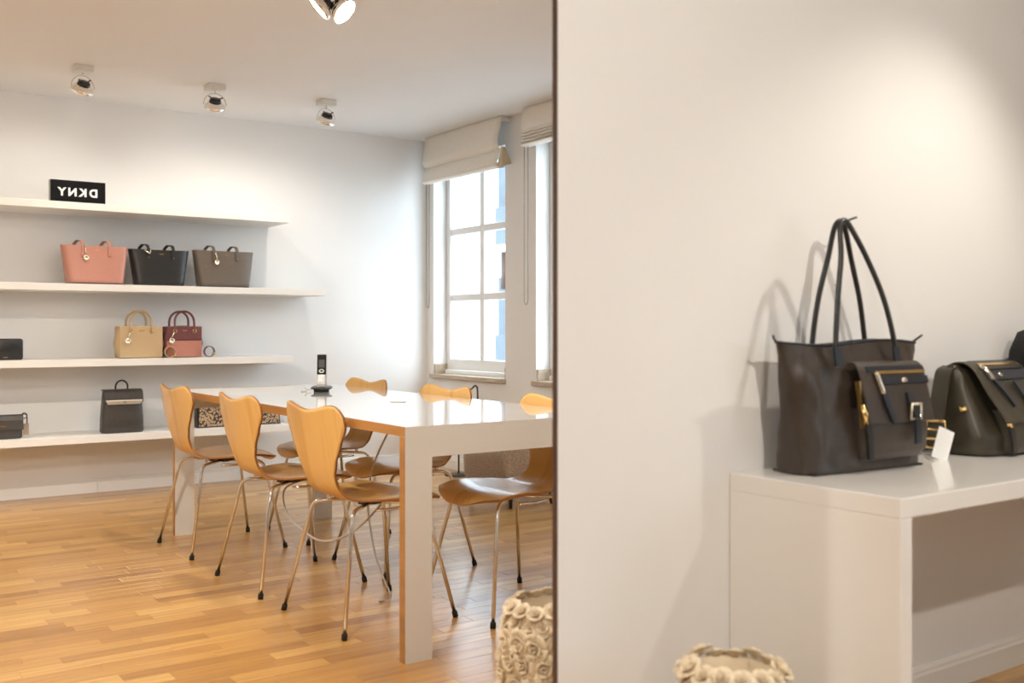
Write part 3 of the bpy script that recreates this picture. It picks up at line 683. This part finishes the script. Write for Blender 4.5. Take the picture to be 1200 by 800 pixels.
# ------------------------------------------------------------------ rose pots
def rose_mesh():
    m = MB()
    def petal(a, r, h, wd, tilt):
        vs = []; n = 4
        for i in range(n + 1):
            for j in range(n + 1):
                u = -1 + 2*j/n; v = i/n
                ang = a + u*wd*(1 - .25*v); rr = r*(.35 + .65*v**.7) + tilt*v*v
                z = h*(v**.8) * (1 - .18*u*u*v) - .004*v*v*(1 if tilt > .006 else 0)
                vs.append((rr*cos(ang), rr*sin(ang), z))
        m.add(vs, [(i*(n+1)+j, i*(n+1)+j+1, (i+1)*(n+1)+j+1, (i+1)*(n+1)+j) for i in range(n) for j in range(n)], 0, True)
    for k in range(3): petal(k*2.1, .007, .020, 1.2, .0)
    for k in range(4): petal(.5 + k*1.57, .014, .019, 1.0, .003)
    for k in range(5): petal(.2 + k*1.257, .022, .014, .85, .009)
    return m
def pot(x, y, label, rz):
    t = thing('rose_pot', (x, y, 0), rz, label, 'pot', 'rose-covered pots')
    prof = [(.085, 0), (.092, .004), (.106, .08), (.112, .18), (.110, .28), (.100, .345), (.098, .362), (.094, .366), (.088, .362), (.087, .32), (.09, .2), (.08, .02), (0, .015)]
    MB().lathe(prof, 36, cap1=False).build('body', CREAMV, t)
    rm = rose_mesh(); r0 = rm.build('rose', CREAMV, t); md = r0.modifiers.new('s', 'SOLIDIFY'); md.thickness = .0022
    first = True; rnd = random.Random(int(rz*100) + 5)
    rows = [(.025, .096), (.070, .104), (.115, .108), (.160, .111), (.205, .112), (.250, .111), (.295, .107), (.338, .101), (.366, .096)]
    for i, (z, r) in enumerate(rows):
        n = 15
        for k in range(n):
            a = 2*pi*(k + .5*(i % 2))/n + rnd.uniform(-.06, .06)
            o = r0 if first else r0.copy()
            if not first: COL.objects.link(o)
            first = False
            zz = z + rnd.uniform(-.006, .006); tilt = 0.0 if i < 7 else (.45 if i == 7 else .95)
            d = Vector((cos(a)*cos(tilt), sin(a)*cos(tilt), sin(tilt)))
            q = Vector((0, 0, 1)).rotation_difference(d) .to_matrix().to_4x4() @ Matrix.Rotation(rnd.uniform(0, 6), 4, 'Z')
            s = rnd.uniform(.88, 1.2)*(1 if i < 7 else .8)
            o.matrix_local = Matrix.Translation(Vector((cos(a)*(r - .006), sin(a)*(r - .006), zz))) @ q @ Matrix.Scale(s, 4)
    return t
pot(1.520, 1.405, 'cream pot covered in rose flowers, in front of the console wall', .3)
pot(1.496, 1.990, 'mirror reflection of the cream rose-covered pot, built solid beyond the brown edge', 1.7)  # solid copy standing in for the first pot's mirror reflection

# ------------------------------------------------------------------ console
CX0, CY0, CTOP = 1.826, 1.235, .700
c = thing('console_table', (0, 0, 0), 0, 'plain white console table with open front against the wall', 'console')
MB().box((CX0, CY0, CTOP - .042), (3.62, PY - .001, CTOP)).build('top', mat('white_gloss_lacquer', (.86, .845, .815), .28, var=.005, scale=3, coat=.6, coatr=.06), c, bevel=.002)
for x in (CX0, 3.62 - .040): MB().box((x, CY0, 0), (x + .040, PY - .019, .10)).box((x, CY0, .10), (x + .040, PY - .001, CTOP - .042)).build('side_panel', MATS['white_gloss_lacquer'], c, bevel=.002)

# ------------------------------------------------------------------ large nylon tote
from mathutils import noise
def wrinkle(p, amp, sc):
    v = Vector(p); n = noise.noise(Vector((v.x*sc, v.y*sc*.5, v.z*sc*.7))) + .5*noise.noise(Vector((v.x*sc*2.3 + 7, v.y*sc, v.z*sc*1.6)))
    return (v.x + (amp*.5*n if abs(v.x) > .1 else 0), v.y + amp*n*(1 if v.y > 0 else -1), v.z)
def bag_surface(name, rings, m_, parent, cap1=False, amp=0., sc=16.):
    if amp:
        fine = []
        for a_, b_ in zip(rings[:-1], rings[1:]):
            for k in range(4): fine.append([tuple(Vector(p).lerp(Vector(q), k/4)) for p, q in zip(a_, b_)])
        fine.append(rings[-1]); H_ = rings[-1][0][2]
        rings = [[wrinkle(p, amp*min(1, max(0, p[2]/.03))*min(1, max(0, (H_ - p[2])/.03)), sc) for p in r_] for r_ in fine]
    m = MB(); m.ring_loft(rings, 0, True, True, cap1); return m.build(name, m_, parent)
t = thing('nylon_tote', (2.135, 1.590, CTOP), radians(-3), 'large brown-black nylon tote with tall handles and front pocket on the console', 'bag')
rg = []
random.seed(3)
for z, hw, hd in ((0, .205, .060), (.004, .215, .070), (.02, .212, .072), (.08, .212, .068), (.15, .218, .060), (.22, .230, .046), (.28, .242, .032), (.312, .252, .020)):
    rg.append(sring(hw, hd, z, 96, 4.2 - 1.2*z/.31, fz=lambda x, y, z=z: .006*sin(x*14)*(z/.31)))
bag_surface('body', rg, NYLON, t, amp=.011)
m = MB(); m.ring_loft([rg[-1], sring(.246, .014, .308, 96, 3), sring(.22, .012, .25, 96, 3)], 0, True, False, True); m.build('lining', LINING, t)
MB().tube([Vector(p) for p in sring(.2535, .021, .312, 48, 3.0, fz=lambda x, y: .006*sin(x*14))], .003, 6, close=True).build('rim_binding', NAVYL, t)
for sx in (-1, 1): MB().tube(smooth_path([(sx*.250, 0, .312), (sx*.266, -.004, .322), (sx*.275, -.01, .330)], 4), .003, 6).build('zip_pull', DARKM, t)
# pocket with flap
pk = []
for z, hw, y1 in ((.030, .108, -.090), (.05, .116, -.104), (.10, .118, -.108), (.155, .116, -.100)):
    pk.append([(-hw + .055, -.050, z), (hw + .055, -.050, z), (hw + .055, y1 + .018, z), (hw + .045, y1, z), (-hw + .065, y1, z), (-hw + .055, y1 + .018, z)][::-1])
m = MB(); m.ring_loft(pk, 0, True); pko = m.build('front_pocket', NYLON, t, bevel=.004)
MB().strap(smooth_path([(.058, -.046, .262), (.058, -.064, .262), (.058, -.080, .245), (.058, -.094, .20), (.058, -.106, .15), (.058, -.112, .118)], 4), (1, 0, 0), .244, .006).build('pocket_flap', NYLON, pko, bevel=.003)
MB().strap([(.07, -.079, .254), (.07, -.0865, .239)], (1, 0, 0), .215, .004).build('flap_trim', NAVYL, pko)
MB().strap([(.078, -.0865, .243), (.078, -.0895, .236)], (1, 0, 0), .180, .005).build('zip', GOLD, pko)
MB().strap([(.085, -.0905, .229), (.085, -.0955, .212)], (1, 0, 0), .190, .005).build('leather_band', NAVYL, pko)
MB().lathe([(.009, 0), (.009, .003)], 16, Matrix.Translation((.085, -.096, .2205)) @ Matrix.Rotation(pi/2, 4, 'X') @ Matrix.Diagonal((1.2, .7, 1, 1))).build('emblem', SILVER, pko)
MB().tube(smooth_path([(-.014, -.092, .240), (-.010, -.098, .22), (-.004, -.106, .19)], 4), (.007), 8).build('zip_slider', SILVER, pko)
MB().strap(smooth_path([(-.004, -.107, .192), (.006, -.113, .16), (.022, -.119, .122)], 4), (1, 0, 0), .016, .006).build('zip_tassel', NAVYL, pko)
MB().strap(smooth_path([(.095, -.103, .19), (.097, -.112, .16), (.100, -.122, .135), (.104, -.122, .10), (.108, -.120, .066)], 4), (1, 0, 0), .020, .006).build('buckle_strap', NAVYL, pko)
m = MB(); bw = .018
m.tube([(.099 + bw*sx, -.121, .145 + .018*sz) for sx, sz in ((-1, -1), (1, -1), (1, 1), (-1, 1))], .0048, 6, close=True); m.build('buckle', SILVER, pko)
MB().strap(smooth_path([(-.068, -.083, .22), (-.066, -.090, .16), (-.064, -.097, .11)], 4), (0, 1, 0), .014, .006).build('side_zip', GOLD, pko)
MB().tube([(-.070, -.096, .165), (-.064, -.101, .142), (-.058, -.104, .118)], [.006, .009, .005], 8).build('side_zip_slider', GOLD, pko)
MB().strap(smooth_path([(-.058, -.104, .118), (-.052, -.105, .08), (-.048, -.105, .035)], 4), (1, 0, 0), .018, .008).build('side_zip_tassel', BLACKL, pko)
# base strip
MB().box((-.200, -.068, .0), (.200, .064, .006)).build('base_trim', BLACKL, t, bevel=.003)
# handles
def tote_handle(yy, xa, xb, ztop, za, apex):
    p = smooth_path([(xa, yy - .004, za), (xa + .001, yy, .315), (xa + (apex - xa)*.22, yy*.85, .42), (xa + (apex - xa)*.56, yy*.6, .52), (apex - .020, yy*.32, ztop - .018), (apex, yy*.25, ztop), (apex + .020, yy*.32, ztop - .018), (xb + (apex - xb)*.56, yy*.6, .52), (xb + (apex - xb)*.22, yy*.85, .42), (xb - .001, yy, .315), (xb, yy - .004, za)], 6)
    MB().tube(p, [(.0085, .005)]*len(p), 8, rz=(1, 0, 0)).build('handle', BLACKL, t)
tote_handle(-.048, -.105, .112, .612, .255, -.030)
tote_handle(.030, -.098, .098, .612, .27, -.022)
for xx in (-.105, .112): MB().strap([(xx, -.052, .30), (xx, -.058, .255)], (1, 0, 0), .022, .006).build('handle_tab', NAVYL, t)
MB().tube(smooth_path([(-.030, .0, .600), (-.02, -.01, .612), (.005, -.02, .622)], 4), .003, 6).build('loose_end', BLACKL, t)

# satchel on console
t = thing('nylon_satchel', (2.752, 1.592, CTOP), radians(2), 'dark olive nylon satchel with gold zips and buckle strap on the console', 'bag')
rg = []
for z, hw, hd, cy in ((0, .150, .085, .0), (.006, .165, .098, 0), (.05, .168, .098, .0), (.12, .160, .078, .010), (.19, .150, .050, .022), (.232, .145, .030, .026), (.246, .138, .016, .024)): rg.append(sring(hw, hd, z, 88, 4.5, 0, cy))
bag_surface('body', rg, OLIVE, t, True, amp=.008)
m = MB(); pk = []
for z, hw, y1 in ((.006, .112, -.118), (.03, .118, -.130), (.09, .116, -.124), (.125, .110, -.108)):
    pk.append([(-hw + .03, -.050, z), (hw + .03, -.050, z), (hw + .03, y1 + .016, z), (hw + .02, y1, z), (-hw + .04, y1, z), (-hw + .03, y1 + .016, z)][::-1])
m.ring_loft(pk, 0, True); pko = m.build('front_pocket', OLIVE, t, bevel=.004)
MB().strap(smooth_path([(0.012, .050, .236), (.012, .02, .250), (.012, -.012, .248), (.012, -.040, .225), (.012, -.075, .17), (.012, -.108, .125), (.012, -.128, .092)], 4), (1, 0, 0), .276, .006).build('flap', OLIVE, t, bevel=.003)
MB().strap([(.02, .0, .2545), (.02, -.040, .2325)], (1, 0, 0), .230, .004).build('flap_trim', NAVYL, t)
MB().strap([(.02, -.020, .2475), (.02, -.029, .2425)], (1, 0, 0), .210, .006).build('zip', GOLD, t)
MB().strap([(.02, -.044, .230), (.02, -.060, .205)], (1, 0, 0), .220, .005).build('leather_band', NAVYL, t)
MB().lathe([(.009, 0), (.009, .003)], 16, Matrix.Translation((-.02, -.054, .2185)) @ Matrix.Rotation(radians(60), 4, 'X') @ Matrix.Diagonal((1.2, .7, 1, 1))).build('emblem', SILVER, t)
MB().tube([(-.085, -.030, .245), (-.072, -.048, .225), (-.066, -.060, .205)], .0075, 8).build('zip_slider', SILVER, t)
MB().strap(smooth_path([(-.066, -.062, .205), (-.054, -.085, .175), (-.042, -.110, .135)], 4), (1, 0, 0), .016, .006).build('zip_tassel', NAVYL, t)
MB().strap(smooth_path([(.030, -.070, .200), (.034, -.096, .160), (.038, -.128, .11), (.042, -.138, .06), (.044, -.138, .03)], 4), (1, 0, 0), .020, .006).build('buckle_strap', NAVYL, t)
MB().tube([(.036 + .017*sx, -.118 - .012*(-sz) - .004, .130 + .016*sz) for sx, sz in ((-1, -1), (1, -1), (1, 1), (-1, 1))], .0048, 6, close=True).build('buckle', SILVER, t)
MB().tube([(-.092, -.098, .125), (-.088, -.110, .10), (-.086, -.116, .078)], [.007, .011, .007], 8).build('side_zip_slider', GOLD, t)
MB().strap([(-.086, -.118, .078), (-.084, -.124, .045), (-.082, -.126, .008)], (1, 0, 0), .020, .008).build('side_zip_tassel', BLACKL, t)
# side strap with gold rings
MB().strap(smooth_path([(-.130, .030, .240), (-.156, .034, .226), (-.170, .036, .18), (-.190, .034, .12), (-.212, .030, .075), (-.222, .022, .035), (-.210, .010, .010)], 5), (0, 1, 0), .046, .005).build('shoulder_strap', OLIVE, t)
MB().tube([(-.168, -.02, .135), (-.176, -.03, .125), (-.174, -.042, .132)], .006, 8).build('strap_stud', GOLD, t)
for zz, xx in ((.082, -.214), (.034, -.224)):
    MB().tube([(xx,   .026 + .026*sy - .004, zz + .012*sz) for sy, sz in ((-1, -1), (1, -1), (1, 1), (-1, 1))], .0045, 6, close=True).build('strap_ring', GOLD, t)

# black boucle bag further along
t = thing('boucle_bag', (3.095, 1.615, CTOP), 0, 'black textured bag standing beyond the satchel on the console', 'bag')
bag_surface('body', [sring(.10, .055, 0, 32, 4), sring(.115, .065, .01, 32, 4), sring(.118, .066, .15, 32, 4), sring(.108, .058, .28, 32, 3.4), sring(.085, .042, .335, 32, 3), sring(.04, .02, .350, 32, 2.6)], FUZZ, t, True)
MB().strap(smooth_path([(-.105, -.058, .33), (-.120, -.064, .30), (-.125, -.066, .27)], 4), (0, 1, 0), .05, .006).build('side_strap', mat('blue_grey_webbing', (.20, .26, .36), .6, var=.1, scale=40), t)
MB().box((-.138, -.082, .235), (-.112, -.040, .268)).build('side_clasp', mat('pale_clasp', (.62, .58, .55), .4, .2, var=.05), t, bevel=.004)

# price card
t = thing('price_card', (2.452, 1.545, CTOP), radians(-10), 'white price card leaning on the console between the bags', 'card')
m = MB(); m.strap([(0, 0, 0.0008), (-.0, .03, .0008)], (1, 0, 0), .036, .0012); m.build('card_foot', PAPER, t)
MB().strap([(0, .0, .001), (.040, .010, .078)], (1, -.3, -.25), .046, .0012).build('card_face', PAPER, t)

# ------------------------------------------------------------------ house across the street
hx = 14.
H = thing('opposite_house', (hx, 13., -3.0), 0, 'white rendered house with blue-grey windows seen through the corner window', 'building')
MB().box((0, -12, 0), (3., 12, 14)).build('facade', FACADE, H)
for k in range(6):
    for j in range(4):
        yy = 6.35 - k*3.7; zz = .55 + j*3.05
        wv = MB().box((-.06, yy, zz), (.02, yy + 1.2, zz + 1.7)).build('window', BLUEW, H)
        MB().box((-.10, yy - .06, zz - .10), (-.0, yy + 1.26, zz)).build('window_sill', FACADE, wv)
for k in range(3):
    yy = 6.15 - k*7.4
    for j in range(3):
        zz = 3.0 + j*3.05
        b = MB().box((-.35, yy - .5, zz - .15), (0, yy + 1.1, zz)).build('balcony', FACADE, H)
        MB().box((-.35, yy - .5, zz), (-.30, yy + 1.1, zz + .9)).build('railing', RAIL, b)
MB().tube([(-.1, 7.25, 5.0), (-.1, 7.25, 5.9)], .07, 10).build('downpipe', BROWN, H)
st = MB().box((WX + .6, -20, -3.3), (60, 60, -3.0)).build('street', mat('pale_paving', (.45, .45, .45), .8, var=.1, scale=2)); struct(st)
